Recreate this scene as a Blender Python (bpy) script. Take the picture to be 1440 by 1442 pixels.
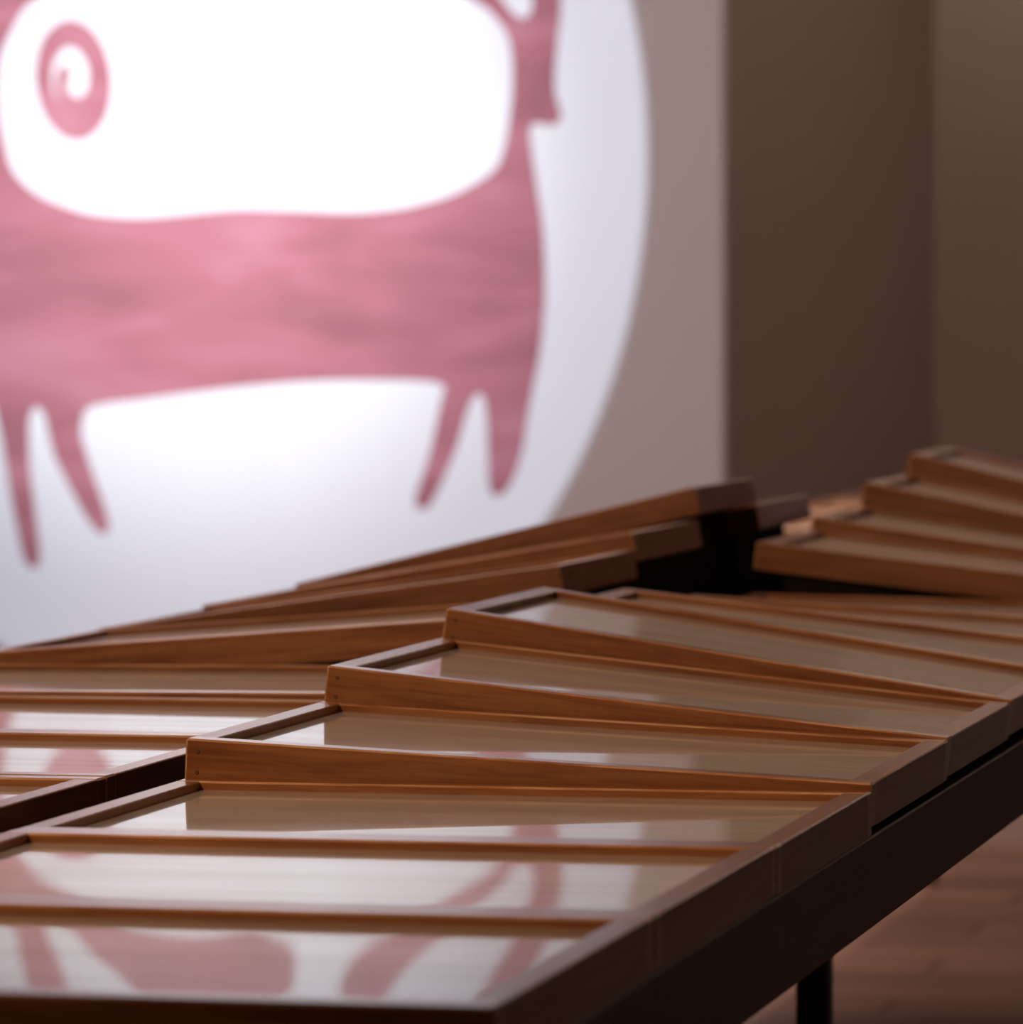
import bpy, bmesh, math, random
from mathutils import Vector, Matrix
random.seed(7)
for o in list(bpy.data.objects):
    bpy.data.objects.remove(o)
scene = bpy.context.scene
COL = scene.collection

# ------------------------------------------------------------------ camera
F_PX = 7061.0
cam_d = bpy.data.cameras.new('camera')
cam = bpy.data.objects.new('camera', cam_d); COL.objects.link(cam)
cam_d.sensor_fit = 'HORIZONTAL'; cam_d.sensor_width = 36.0
cam_d.lens = F_PX / 1440.0 * 36.0
yaw, pitch, roll = 0.22585, 0.03491, -0.00218
fw = Vector((-math.sin(yaw)*math.cos(pitch), math.cos(yaw)*math.cos(pitch), -math.sin(pitch)))
rt = Vector((math.cos(yaw), math.sin(yaw), 0)); up = rt.cross(fw)
r2 = rt*math.cos(roll) + up*math.sin(roll); u2 = up*math.cos(roll) - rt*math.sin(roll)
cam.matrix_world = Matrix(((r2.x, u2.x, -fw.x, 0.645), (r2.y, u2.y, -fw.y, -4.157),
                           (r2.z, u2.z, -fw.z, 0.419), (0, 0, 0, 1)))
cam_d.dof.use_dof = True
cam_d.dof.focus_distance = 4.45
cam_d.dof.aperture_fstop = 9.0
cam_d.clip_start = 0.05; cam_d.clip_end = 100
scene.camera = cam

# ------------------------------------------------------------------ world, exposure
w = bpy.data.worlds.new('world'); scene.world = w; w.use_nodes = True
bg = w.node_tree.nodes['Background']
bg.inputs[0].default_value = (1.0, 0.72, 0.55, 1); bg.inputs[1].default_value = 0.02
vs = scene.view_settings
vs.view_transform = 'Standard'; vs.look = 'None'; vs.gamma = 1.0; vs.exposure = 0.0
vs.use_curve_mapping = False

# ------------------------------------------------------------------ lamps
def aim(o, target):
    d = Vector(target) - o.location
    o.rotation_euler = d.to_track_quat('-Z', 'Y').to_euler()
def spot(name, loc, target, watts, col, angle, blend, radius, scale=(1, 1, 1)):
    l = bpy.data.lights.new(name, 'SPOT'); l.energy = watts; l.color = col
    l.spot_size = math.radians(angle); l.spot_blend = blend; l.shadow_soft_size = radius
    o = bpy.data.objects.new(name, l); COL.objects.link(o); o.location = loc; aim(o, target); o.scale = scale
    return o
def area(name, loc, target, watts, col, sx, sy):
    l = bpy.data.lights.new(name, 'AREA'); l.energy = watts; l.color = col; l.shape = 'RECTANGLE'; l.size = sx; l.size_y = sy
    o = bpy.data.objects.new(name, l); COL.objects.link(o); o.location = loc; aim(o, target)
    return o
WALL_Y = 13.9
FLOOR = -0.78; CEIL = 3.42
PROJ = (-4.64, 8.8, 1.75)
spot('projector_beam', PROJ, (-4.66, WALL_Y, 1.18), 840, (0.68, 0.80, 1.0), 44.6, 0.03, 0.01, (0.80, 1, 1))
spot('projector_hotspot', PROJ, (-4.70, WALL_Y, 1.12), 950, (0.90, 0.96, 1.0), 38, 1.0, 0.02, (0.9, 1, 1))
spot('projector_spill', PROJ, (-3.6, WALL_Y, 1.0), 370, (1.0, 0.78, 0.79), 75, 1.0, 0.05)
spot('track_spot_table', (-2.3, -3.6, 3.1), (-0.7, 1.0, 0.0), 490, (1.0, 0.68, 0.42), 52, 0.85, 0.05)
spot('track_spot_far', (-3.0, 8.0, 3.2), (-0.7, 5.0, 0.0), 420, (1.0, 0.74, 0.58), 60, 0.8, 0.05)
spot('floor_fill_spot', (-7.5, 6.2, 2.9), (-1.3, 6.6, FLOOR), 3000, (1.0, 0.86, 0.80), 38, 0.8, 0.05)  # added fill from the side, brightens the floor under the table
area('wall_washer', (-0.1, 17.23, 3.34), (-0.1, 17.23, 0.0), 50, (1.0, 0.86, 0.74), 4.6, 0.08)
area('back_wall_fill', (-4.6, 15.4, 3.3), (-2.2, 17.8, 0.0), 25, (1.0, 0.78, 0.68), 2.0, 2.0)  # unseen fill behind the partition, added to lift the back wall
for wx in (-1.3, 0.7):
    spot('upper_wall_spot', (wx, 13.2, 3.25), (wx, 17.45, 3.45), 420, (1.0, 0.84, 0.70), 40, 0.35, 0.03)
area('ceiling_fill', (-4.2, 4.0, 3.3), (-4.2, 4.0, 0.0), 100, (1.0, 0.74, 0.62), 3.0, 5.0)  # soft warm fill, added for the general dim level

# ------------------------------------------------------------------ materials
def new_mat(name):
    m = bpy.data.materials.new(name); m.use_nodes = True
    nt = m.node_tree; b = nt.nodes['Principled BSDF']
    return m, nt, b
def ramp(nt, cols):
    n = nt.nodes.new('ShaderNodeValToRGB')
    e = n.color_ramp.elements
    while len(e) < len(cols): e.new(0.5)
    for i, (p, c) in enumerate(cols):
        e[i].position = p; e[i].color = (*c, 1)
    return n
def wood(name, cols, axis='X', rough=0.38, scale=1.0, vary=0.25, bump=0.08, spec=0.5, coat=0.0):
    m, nt, b = new_mat(name); L = nt.links
    tc = nt.nodes.new('ShaderNodeTexCoord'); mp = nt.nodes.new('ShaderNodeMapping')
    oi = nt.nodes.new('ShaderNodeObjectInfo')
    sc = {'X': (1.6, 26, 26), 'Y': (26, 1.6, 26), 'Z': (26, 26, 1.6)}[axis]
    mp.inputs['Scale'].default_value = tuple(v*scale for v in sc)
    L.new(tc.outputs['Object'], mp.inputs['Vector'])
    mul = nt.nodes.new('ShaderNodeMath'); mul.operation = 'MULTIPLY'; mul.inputs[1].default_value = 37.0
    L.new(oi.outputs['Random'], mul.inputs[0])
    add = nt.nodes.new('ShaderNodeVectorMath'); add.operation = 'ADD'
    L.new(mp.outputs[0], add.inputs[0]); L.new(mul.outputs[0], add.inputs[1])
    n1 = nt.nodes.new('ShaderNodeTexNoise'); n1.inputs['Scale'].default_value = 2.2; n1.inputs['Detail'].default_value = 6
    n1.inputs['Distortion'].default_value = 0.8
    n2 = nt.nodes.new('ShaderNodeTexNoise'); n2.inputs['Scale'].default_value = 11; n2.inputs['Detail'].default_value = 3
    L.new(add.outputs[0], n1.inputs['Vector']); L.new(add.outputs[0], n2.inputs['Vector'])
    mx = nt.nodes.new('ShaderNodeMath'); mx.operation = 'MULTIPLY_ADD'; mx.inputs[1].default_value = 0.35
    L.new(n2.outputs[0], mx.inputs[0]); L.new(n1.outputs[0], mx.inputs[2])
    r = ramp(nt, cols); L.new(mx.outputs[0], r.inputs[0])
    hv = nt.nodes.new('ShaderNodeHueSaturation')
    mr = nt.nodes.new('ShaderNodeMapRange'); mr.inputs[3].default_value = 1 - vary; mr.inputs[4].default_value = 1 + vary
    L.new(oi.outputs['Random'], mr.inputs[0]); L.new(mr.outputs[0], hv.inputs['Value'])
    L.new(r.outputs[0], hv.inputs['Color']); L.new(hv.outputs[0], b.inputs['Base Color'])
    b.inputs['Coat Weight'].default_value = coat; b.inputs['Coat Roughness'].default_value = 0.17
    b.inputs['Roughness'].default_value = rough
    b.inputs['Specular IOR Level'].default_value = spec
    bp = nt.nodes.new('ShaderNodeBump'); bp.inputs['Strength'].default_value = bump; bp.inputs['Distance'].default_value = 0.001
    L.new(mx.outputs[0], bp.inputs['Height']); L.new(bp.outputs[0], b.inputs['Normal'])
    return m
FR = [(0.40, (0.15, 0.042, 0.012)), (0.64, (0.24, 0.078, 0.022)), (0.85, (0.31, 0.115, 0.036))]
M = {}
M['frame_x'] = wood('frame_wood_long', FR, 'X', 0.32, 1.7, 0.14, coat=0.6)
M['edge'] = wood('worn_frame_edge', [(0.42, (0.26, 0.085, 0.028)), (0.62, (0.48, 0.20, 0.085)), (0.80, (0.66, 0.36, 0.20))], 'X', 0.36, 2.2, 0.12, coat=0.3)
M['frame_y'] = wood('frame_wood_end', FR, 'Y', 0.40, 1.7, 0.14, 0.08, 0.4, coat=0.42)
M['panel'] = wood('base_panel_wood', [(0.35, (0.54, 0.44, 0.37)), (0.8, (0.68, 0.57, 0.49))], 'X', 0.7, 1.0, 0.06)
M['apron'] = wood('dark_table_wood', [(0.35, (0.045, 0.018, 0.010)), (0.8, (0.085, 0.036, 0.02))], 'Y', 0.45, 0.8, 0.05)
M['plank'] = wood('floor_wood', [(0.35, (0.135, 0.064, 0.043)), (0.8, (0.23, 0.115, 0.08))], 'X', 0.35, 0.25, 0.18, 0.05)
def plain(name, col, rough=0.6, noise=0.0, nscale=3.0, metallic=0.0):
    m, nt, b = new_mat(name)
    b.inputs['Roughness'].default_value = rough; b.inputs['Metallic'].default_value = metallic
    if noise:
        tc = nt.nodes.new('ShaderNodeTexCoord'); n = nt.nodes.new('ShaderNodeTexNoise')
        n.inputs['Scale'].default_value = nscale; n.inputs['Detail'].default_value = 4
        nt.links.new(tc.outputs['Object'], n.inputs['Vector'])
        r = ramp(nt, [(0.3, tuple(c*(1-noise) for c in col)), (0.7, tuple(min(1, c*(1+noise)) for c in col))])
        nt.links.new(n.outputs[0], r.inputs[0]); nt.links.new(r.outputs[0], b.inputs['Base Color'])
    else:
        b.inputs['Base Color'].default_value = (*col, 1)
    return m
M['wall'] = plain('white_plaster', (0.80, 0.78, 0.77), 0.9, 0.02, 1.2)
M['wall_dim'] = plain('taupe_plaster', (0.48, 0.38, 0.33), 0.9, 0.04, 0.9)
M['ceiling'] = plain('ceiling_paint', (0.62, 0.55, 0.50), 0.9, 0.03, 1.0)
M['black'] = plain('black_paint', (0.012, 0.009, 0.008), 0.7, 0.1, 20)
M['black'].node_tree.nodes['Principled BSDF'].inputs['Specular IOR Level'].default_value = 0.08
M['steel'] = plain('black_steel', (0.012, 0.011, 0.011), 0.45, 0.1, 20, 0.3)
M['nail'] = plain('nail_head', (0.13, 0.042, 0.014), 0.5, 0.1, 30)
def glass():
    m = bpy.data.materials.new('clear_glass'); m.use_nodes = True
    nt = m.node_tree; nt.nodes.clear(); L = nt.links
    out = nt.nodes.new('ShaderNodeOutputMaterial'); mix = nt.nodes.new('ShaderNodeMixShader')
    tr = nt.nodes.new('ShaderNodeBsdfTransparent'); gl = nt.nodes.new('ShaderNodeBsdfGlossy')
    fr = nt.nodes.new('ShaderNodeFresnel'); geo = nt.nodes.new('ShaderNodeNewGeometry')
    tr.inputs[0].default_value = (0.95, 0.95, 0.94, 1); gl.inputs['Roughness'].default_value = 0.012
    gl.inputs['Color'].default_value = (0.97, 0.97, 0.97, 1)
    fr.inputs['IOR'].default_value = 1.5
    inv = nt.nodes.new('ShaderNodeMath'); inv.operation = 'SUBTRACT'; inv.inputs[0].default_value = 1.0
    mul = nt.nodes.new('ShaderNodeMath'); mul.operation = 'MULTIPLY'
    tc = nt.nodes.new('ShaderNodeTexCoord'); ns = nt.nodes.new('ShaderNodeTexNoise')
    ns.inputs['Scale'].default_value = 2.5; ns.inputs['Detail'].default_value = 1
    bp = nt.nodes.new('ShaderNodeBump'); bp.inputs['Strength'].default_value = 0.12; bp.inputs['Distance'].default_value = 0.002
    L.new(tc.outputs['Object'], ns.inputs['Vector']); L.new(ns.outputs[0], bp.inputs['Height']); L.new(bp.outputs[0], gl.inputs['Normal'])
    L.new(geo.outputs['Backfacing'], inv.inputs[1]); L.new(fr.outputs[0], mul.inputs[0]); L.new(inv.outputs[0], mul.inputs[1])
    g2 = nt.nodes.new('ShaderNodeBsdfGlossy'); g2.inputs['Roughness'].default_value = 0.13; g2.inputs['Color'].default_value = (0.97, 0.97, 0.97, 1)
    gm = nt.nodes.new('ShaderNodeMixShader'); gm.inputs[0].default_value = 0.28
    L.new(gl.outputs[0], gm.inputs[1]); L.new(g2.outputs[0], gm.inputs[2])
    L.new(mul.outputs[0], mix.inputs[0]); L.new(tr.outputs[0], mix.inputs[1]); L.new(gm.outputs[0], mix.inputs[2])
    dn = nt.nodes.new('ShaderNodeTexNoise'); dn.inputs['Scale'].default_value = 9; dn.inputs['Detail'].default_value = 5
    dr = nt.nodes.new('ShaderNodeMapRange'); dr.inputs[1].default_value = 0.3; dr.inputs[2].default_value = 0.75
    dr.inputs[3].default_value = 0.16; dr.inputs[4].default_value = 0.32
    df = nt.nodes.new('ShaderNodeBsdfDiffuse'); df.inputs[0].default_value = (0.78, 0.69, 0.61, 1)
    dm = nt.nodes.new('ShaderNodeMixShader'); dq = nt.nodes.new('ShaderNodeMath'); dq.operation = 'MULTIPLY'
    dp = nt.nodes.new('ShaderNodeMapping'); dp.inputs['Scale'].default_value = (0.25, 3.0, 1)
    L.new(tc.outputs['Object'], dp.inputs[0]); L.new(dp.outputs[0], dn.inputs['Vector']); L.new(dn.outputs[0], dr.inputs[0])
    L.new(dr.outputs[0], dq.inputs[0]); L.new(inv.outputs[0], dq.inputs[1])
    L.new(dq.outputs[0], dm.inputs[0]); L.new(mix.outputs[0], dm.inputs[1]); L.new(df.outputs[0], dm.inputs[2])
    L.new(dm.outputs[0], out.inputs[0])
    return m
M['glass'] = glass()
def projected_figure():  # tones of the projected image, put into the surface colour
    m, nt, b = new_mat('red_brown_figure'); L = nt.links
    tc = nt.nodes.new('ShaderNodeTexCoord'); mp = nt.nodes.new('ShaderNodeMapping')
    mp.inputs['Scale'].default_value = (0.9, 1, 3.6)
    mp.inputs['Rotation'].default_value = (0, 0.12, 0)
    n = nt.nodes.new('ShaderNodeTexNoise'); n.inputs['Scale'].default_value = 1.4; n.inputs['Detail'].default_value = 5; n.inputs['Distortion'].default_value = 0.6
    r = ramp(nt, [(0.3, (0.32, 0.115, 0.13)), (0.5, (0.43, 0.15, 0.175)), (0.72, (0.52, 0.21, 0.25))])
    L.new(tc.outputs['Object'], mp.inputs[0]); L.new(mp.outputs[0], n.inputs['Vector']); L.new(n.outputs[0], r.inputs[0])
    L.new(r.outputs[0], b.inputs['Base Color']); b.inputs['Roughness'].default_value = 0.9
    return m
M['figure'] = projected_figure()

# ------------------------------------------------------------------ mesh helpers
def box_mesh(name, lo, hi, bevel=0.0):
    bm = bmesh.new()
    bmesh.ops.create_cube(bm, size=1.0)
    for v in bm.verts:
        v.co = Vector([(lo[i]+hi[i])/2 + v.co[i]*(hi[i]-lo[i]) for i in range(3)])
    if bevel:
        bmesh.ops.bevel(bm, geom=bm.edges[:], offset=bevel, segments=1, affect='EDGES')
    me = bpy.data.meshes.new(name); bm.to_mesh(me); bm.free()
    return me
def obj(name, me, mat=None, parent=None):
    o = bpy.data.objects.new(name, me); COL.objects.link(o)
    if mat is not None and not me.materials: me.materials.append(mat)
    if parent is not None: o.parent = parent
    return o
def empty(name, loc, roty=0.0):
    o = bpy.data.objects.new(name, None); COL.objects.link(o)
    o.location = loc; o.rotation_euler = (0, roty, 0); o.empty_display_size = 0.1
    return o
def tag(o, label, cat, group=None):
    o['label'] = label; o['category'] = cat
    if group: o['group'] = group
    return o
def struct(name, me, mat, parent=None):
    o = obj(name, me, mat, parent)
    if parent is None: o['kind'] = 'structure'
    return o

# ------------------------------------------------------------------ the room
X0, X1, Y0, Y1 = -12.0, 6.5, -9.0, 18.0
floor = struct('floor', box_mesh('floor', (X0, Y0, FLOOR-0.12), (X1, Y1, FLOOR-0.002)), M['plank'])
struct('ceiling', box_mesh('ceiling', (X0, Y0, CEIL), (X1, Y1, CEIL+0.1)), M['ceiling'])
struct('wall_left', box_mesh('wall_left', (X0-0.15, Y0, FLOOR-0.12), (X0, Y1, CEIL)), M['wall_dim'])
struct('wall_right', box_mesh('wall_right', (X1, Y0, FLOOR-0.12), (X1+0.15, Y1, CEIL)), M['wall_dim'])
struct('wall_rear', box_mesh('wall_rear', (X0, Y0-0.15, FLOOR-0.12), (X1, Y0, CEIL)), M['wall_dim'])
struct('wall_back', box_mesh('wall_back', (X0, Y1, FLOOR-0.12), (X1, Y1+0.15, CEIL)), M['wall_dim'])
struct('wall_alcove', box_mesh('wall_alcove', (-2.44, Y1-0.55, FLOOR-0.012), (X1, Y1, CEIL)), M['wall_dim'])
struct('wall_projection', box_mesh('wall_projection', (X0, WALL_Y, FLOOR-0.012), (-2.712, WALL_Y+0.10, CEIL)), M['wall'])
# floorboards laid across the room
PW, PL = 0.2, 2.5
pms = {}
def plank_mesh(ln):
    if ln not in pms: pms[ln] = box_mesh('plank', (0, 0, -0.012), (ln-0.004, PW-0.004, 0.0), 0.0015)
    return pms[ln]
row = 0; y = 2.6
while y < 13.5:
    lens = [[2.5, 2.5, 2.5, 2.5], [0.8, 2.5, 2.5, 2.5, 1.7], [1.7, 2.5, 2.5, 2.5, 0.8]][row % 3]
    x = -6.5
    for ln in lens:
        p = obj('plank', plank_mesh(ln), M['plank'], floor); p.location = (x, y, FLOOR); x += ln
    row += 1; y += PW

# ------------------------------------------------------------------ projected picture on the wall, its light put into colour
FIG = [(-4.345,2.10),(-4.334,1.924),(-4.422,1.899),(-4.504,1.867),(-4.697,1.905),(-4.918,1.883),(-5.044,1.84),(-5.142,1.789),(-5.254,1.729),(-5.377,1.673),(-5.448,1.549),(-5.48,1.48),(-5.489,1.346),(-5.476,1.212),(-5.44,1.051),(-5.342,0.957),(-5.147,0.883),(-4.924,0.865),(-4.563,0.9),(-4.316,0.89),(-4.097,0.88),(-3.907,0.895),(-3.717,0.943),(-3.555,1.033),(-3.522,1.137),(-3.501,1.268),(-3.495,1.424),(-3.511,1.529),(-3.58,1.622),(-3.648,1.662),(-3.769,1.742),(-3.931,1.85),(-4.094,1.932),(-4.161,2.039),(-4.165,2.13),(-4.13,2.21),(-4.06,2.215),(-4.005,2.14),(-3.93,2.007),(-3.715,1.82),(-3.553,1.686),(-3.495,1.607),(-3.452,1.586),(-3.419,1.619),(-3.425,1.71),(-3.513,1.894),(-3.66,2.14),(-3.63,2.22),(-3.555,2.235),(-3.505,2.15),(-3.392,1.918),(-3.318,1.708),(-3.312,1.63),(-3.334,1.448),(-3.34,1.318),(-3.308,1.226),(-3.34,1.193),(-3.42,1.209),(-3.434,1.176),(-3.415,1.032),(-3.381,0.823),(-3.373,0.561),(-3.395,0.352),(-3.436,0.169),(-3.463,-0.015),(-3.517,-0.147),(-3.566,-0.173),(-3.59,-0.147),(-3.595,0.09),(-3.605,0.195),(-3.632,0.216),(-3.665,0.168),(-3.72,-0.016),(-3.815,-0.214),(-3.856,-0.222),(-3.877,-0.188),(-3.814,-0.016),(-3.768,0.195),(-3.751,0.239),(-3.827,0.26),(-4.236,0.26),(-4.566,0.234),(-4.885,0.194),(-5.122,0.167),(-5.156,0.14),(-5.171,0.06),(-5.138,-0.047),(-5.055,-0.274),(-5.063,-0.314),(-5.097,-0.32),(-5.139,-0.275),(-5.208,-0.155),(-5.278,-0.021),(-5.313,0.14),(-5.347,0.167),(-5.375,0.113),(-5.371,-0.075),(-5.328,-0.397),(-5.336,-0.443),(-5.373,-0.451),(-5.401,-0.411),(-5.447,-0.183),(-5.488,0.086),(-5.571,0.355),(-5.655,0.624),(-5.651,1.16),(-5.62,1.562),(-5.534,1.801),(-5.435,1.866),(-5.421,1.986),(-5.375,2.17),(-5.34,2.26),(-5.265,2.265),(-5.225,2.16),(-5.246,2.049),(-5.331,1.856),(-5.304,1.823),(-5.231,1.843),(-5.127,1.98),(-5.015,2.057),(-4.95,2.15),(-4.82,2.21),(-4.62,2.225),(-4.45,2.19)]
def smooth(pts, n=2):                                   # round the corners of a closed outline
    for _ in range(n):
        q = []
        for i, (x, z) in enumerate(pts):
            x2, z2 = pts[(i+1) % len(pts)]
            q += [(0.8*x+0.2*x2, 0.8*z+0.2*z2), (0.2*x+0.8*x2, 0.2*z+0.8*z2)]
        pts = q
    return pts
def flat_outline(name, pts, mat, parent, thick=0.002):
    bm = bmesh.new()
    vs_ = [bm.verts.new((x, 0, z)) for x, z in pts]
    f = bm.faces.new(vs_)
    r = bmesh.ops.extrude_face_region(bm, geom=[f])
    for v in [g for g in r['geom'] if isinstance(g, bmesh.types.BMVert)]: v.co.y -= thick
    bmesh.ops.triangulate(bm, faces=bm.faces[:], ngon_method='EAR_CLIP')
    bmesh.ops.recalc_face_normals(bm, faces=bm.faces[:])
    me = bpy.data.meshes.new(name); bm.to_mesh(me); bm.free()
    return obj(name, me, mat, parent)
pic = empty('wall_picture', (-4.4, WALL_Y-0.001, 1.0))
tag(pic, 'reddish-brown four-legged animal figure shown large on the brightly lit white wall', 'picture')
flat_outline('animal_figure', [(x+4.4, z-1.0) for x, z in smooth(FIG)], M['figure'], pic)
def spiral():                                           # projected spiral as flat colour, inside the curve of the figure
    bm = bmesh.new(); N = 90
    path = []
    for i in range(N+1):
        t = i/N
        a = math.radians(100 - 700*t)                   # clockwise, from the top
        if t < 360/700: rr = 0.82
        else: rr = 0.82 - 0.62*((t-360/700)/(340/700))
        hw = 0.24 if t < 0.45 else 0.24 - 0.09*(t-0.45)/0.55
        path.append((a, rr, hw))
    prev = None
    for a, rr, hw in path:
        row_ = []
        for s in (rr+hw, max(0.02, rr-hw)):
            x = 0.142*s*math.cos(a); z = 0.215*s*math.sin(a)
            row_.append((x - 0.06*z, z))
        yy = -0.002 - 0.004*len(bm.verts)/(4*N)
        vs_ = [bm.verts.new((row_[0][0], yy, row_[0][1])), bm.verts.new((row_[1][0], yy, row_[1][1])),
               bm.verts.new((row_[1][0], 0.0, row_[1][1])), bm.verts.new((row_[0][0], 0.0, row_[0][1]))]
        if prev:
            for q in range(4): bm.faces.new((prev[q], prev[(q+1) % 4], vs_[(q+1) % 4], vs_[q]))
        prev = vs_
    bmesh.ops.recalc_face_normals(bm, faces=bm.faces[:])
    me = bpy.data.meshes.new('spiral_mark'); bm.to_mesh(me); bm.free()
    return me
sp = obj('spiral_mark', spiral(), M['figure'], pic); sp.location = (-5.19+4.4, 0, 1.388-1.0)
sp['label'] = 'small spiral ring projected in the same red'

# ------------------------------------------------------------------ the long table
W, D, T, RAIL, END, GAP = 0.600, 0.4642, 0.0388, 0.0255, 0.021, 0.0705
XL = -2*W - GAP
K0, K1 = -3, 20
TY0, TY1 = K0*D, K1*D
APH = 0.078
table = empty('display_table', (XL/2, (TY0+TY1)/2, FLOOR))
tag(table, 'long dark-stained wooden table on slim black legs carrying two rows of glazed frames', 'table')
def tpart(name, lo, hi, mat, bevel=0.0015):
    o = obj(name, box_mesh(name, lo, hi, bevel), mat, table)
    o.matrix_parent_inverse = Matrix.Translation((-XL/2, -(TY0+TY1)/2, -FLOOR))
    return o
tpart('table_top', (XL+0.022, TY0+0.022, -0.025), (-0.022, TY1-0.022, -0.001), M['black'])
for a, b in ((-0.022, 0.0), (XL, XL+0.022)):
    tpart('apron', (a, TY0, -APH), (b, TY1, -0.0005), M['apron'])
for a, b in ((TY0, TY0+0.022), (TY1-0.022, TY1)):
    tpart('apron', (XL+0.022, a, -APH), (-0.022, b, -0.0005), M['apron'])
LEG = 0.04
for ly in (-0.95, 1.84, 4.18, 6.7, 9.05):
    for lx in (-0.94, -0.38):
        tpart('leg', (lx, ly, FLOOR-0.002), (lx+LEG, ly+LEG, -0.024), M['steel'], 0.002)
    tpart('cross_bar', (-0.94+LEG, ly+0.008, -0.056), (-0.38, ly+LEG-0.008, -0.024), M['steel'], 0.002)

# ------------------------------------------------------------------ glazed frames
DD = D - 0.0012
RECESS = 0.0075
me_front = box_mesh('front_rail', (-W, 0, 0), (0, RAIL, T), 0.0018)
me_back = box_mesh('back_rail', (-W, DD-RAIL, 0), (0, DD, T), 0.0018)
me_endr = box_mesh('end_rail', (-END, RAIL-0.001, 0), (0, DD-RAIL+0.001, T-0.0003), 0.001)
me_endl = box_mesh('end_rail', (-W, RAIL-0.001, 0), (-W+END, DD-RAIL+0.001, T-0.0003), 0.001)
me_pane = box_mesh('glass_pane', (-W+END-0.002, RAIL-0.002, T-RECESS-0.003), (-END+0.002, DD-RAIL+0.002, T-RECESS))
me_base = box_mesh('backing_panel', (-W+END-0.002, RAIL-0.002, 0.012), (-END+0.002, DD-RAIL+0.002, T-RECESS-0.0045))
def nail_mesh():
    bm = bmesh.new()
    bmesh.ops.create_cone(bm, cap_ends=True, segments=10, radius1=0.0021, radius2=0.0018, depth=0.0012)
    bmesh.ops.rotate(bm, verts=bm.verts[:], matrix=Matrix.Rotation(math.pi/2, 3, 'X'))
    me = bpy.data.meshes.new('nail'); bm.to_mesh(me); bm.free()
    return me
me_nail = nail_mesh()
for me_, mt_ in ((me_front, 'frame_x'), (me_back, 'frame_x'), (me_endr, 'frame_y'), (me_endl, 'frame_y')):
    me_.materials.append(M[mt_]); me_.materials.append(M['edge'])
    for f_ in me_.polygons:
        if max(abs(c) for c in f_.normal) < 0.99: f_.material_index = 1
PARTS = [('front_rail', me_front, 'frame_x'), ('back_rail', me_back, 'frame_x'), ('end_rail', me_endr, 'frame_y'),
         ('end_rail', me_endl, 'frame_y'), ('glass_pane', me_pane, 'glass'), ('backing_panel', me_base, 'panel')]
ORD = ['first', 'second', 'third', 'fourth', 'fifth', 'sixth', 'seventh', 'eighth', 'ninth', 'tenth', 'eleventh', 'twelfth',
       'thirteenth', 'fourteenth', 'fifteenth', 'sixteenth', 'seventeenth', 'eighteenth', 'nineteenth', 'twentieth',
       'twenty-first', 'twenty-second', 'twenty-third', 'twenty-fourth']
ROWN = {'R': 'apron-side row', 'L': 'picture-side row'}
# heights of the top edge above the table: left end, right end
TILT_R = {0: (.0725, .0442), 1: (.1057, .0456), 2: (.1357, .0480), 3: (.1115, .0471), 4: (.080, .047), 5: (.0586, .0478),
          6: (.1302, .064), 7: (.149, .0649), 8: (.188, .0718), 9: (.2233, .0852), 10: (.170, .075), 11: (.115, .06), 12: (.07, .05)}
TILT_L = {2: (.0410, .0455), 3: (.0523, .0996), 4: (.0539, .139), 5: (.0590, .1610), 6: (.0650, .2073), 7: (.062, .168), 8: (.055, .095), 9: (.05, .06)}
def frame(side, k):
    tl = (TILT_R if side == 'R' else TILT_L).get(k)
    flat = tl is None
    jz = random.uniform(-0.0008, 0.0) if flat else 0.0
    zl, zr = (T+jz, T+jz) if flat else tl
    th = math.asin((zl-zr)/W)
    jx = random.uniform(-0.0012, 0.0008)
    if side == 'R':
        ox = 0.0 + jx - T*math.sin(th); oz = zr - T*math.cos(th)
    else:
        ox = XL + jx - (-W*math.cos(th) + T*math.sin(th)); oz = zl - (W*math.sin(th) + T*math.cos(th))
    e = empty('glazed_frame', (ox, k*D, oz), th)
    deg = abs(math.degrees(th))
    state = 'flat' if deg < 0.3 else ('slightly tilted' if deg < 4.2 else ('tilted' if deg < 7.8 else 'steeply tilted'))
    tag(e, '%s glazed wooden frame, %s in %s from table end opposite lit wall' % (state, ORD[k-K0], ROWN[side]),
        'frame', 'glazed wooden frames in two rows on the table')
    for n, me, mt in PARTS:
        obj(n, me, M[mt], e)
    for nx in (-W+0.011, -0.011):
        for nz in (0.010, 0.028):
            q = obj('nail', me_nail, M['nail'], e); q.location = (nx, -0.0002, nz)
    # wedge riser that carries a lifted frame
    bl, br = zl-T, zr-T
    if max(bl, br) > 0.004:
        xa, xb = ((-W*math.cos(th)), 0.0) if side == 'R' else (XL, XL + W*math.cos(th))
        ia, ib = xa+0.035, xb-0.035
        def zb(x):
            t = (x-xa)/(xb-xa)
            return bl + (br-bl)*t + T - T/math.cos(th) + 0.0003   # underside of the frame, pressed in by a hair
        ya, yb = k*D+0.018, k*D+DD-0.018
        vv = []
        cx, cy = (ia+ib)/2, (ya+yb)/2
        for x in (ia, ib):
            for y_ in (ya, yb):
                vv += [(x-cx, y_-cy, -0.0009), (x-cx, y_-cy, max(0.001, zb(x)))]
        fs = [(0, 1, 3, 2), (4, 6, 7, 5), (0, 4, 5, 1), (2, 3, 7, 6), (1, 5, 7, 3), (0, 2, 6, 4)]
        me = bpy.data.meshes.new('wedge_riser'); me.from_pydata(vv, [], fs); me.update()
        wq = obj('wedge_riser', me, M['black']); wq.location = (cx, cy, 0)
        tag(wq, 'black wedge riser lifting the %s frame in %s from table end opposite lit wall' % (ORD[k-K0], ROWN[side]),
            'riser', 'black wedge risers under the tilted frames')
for k in range(K0, K1):
    frame('R', k); frame('L', k)
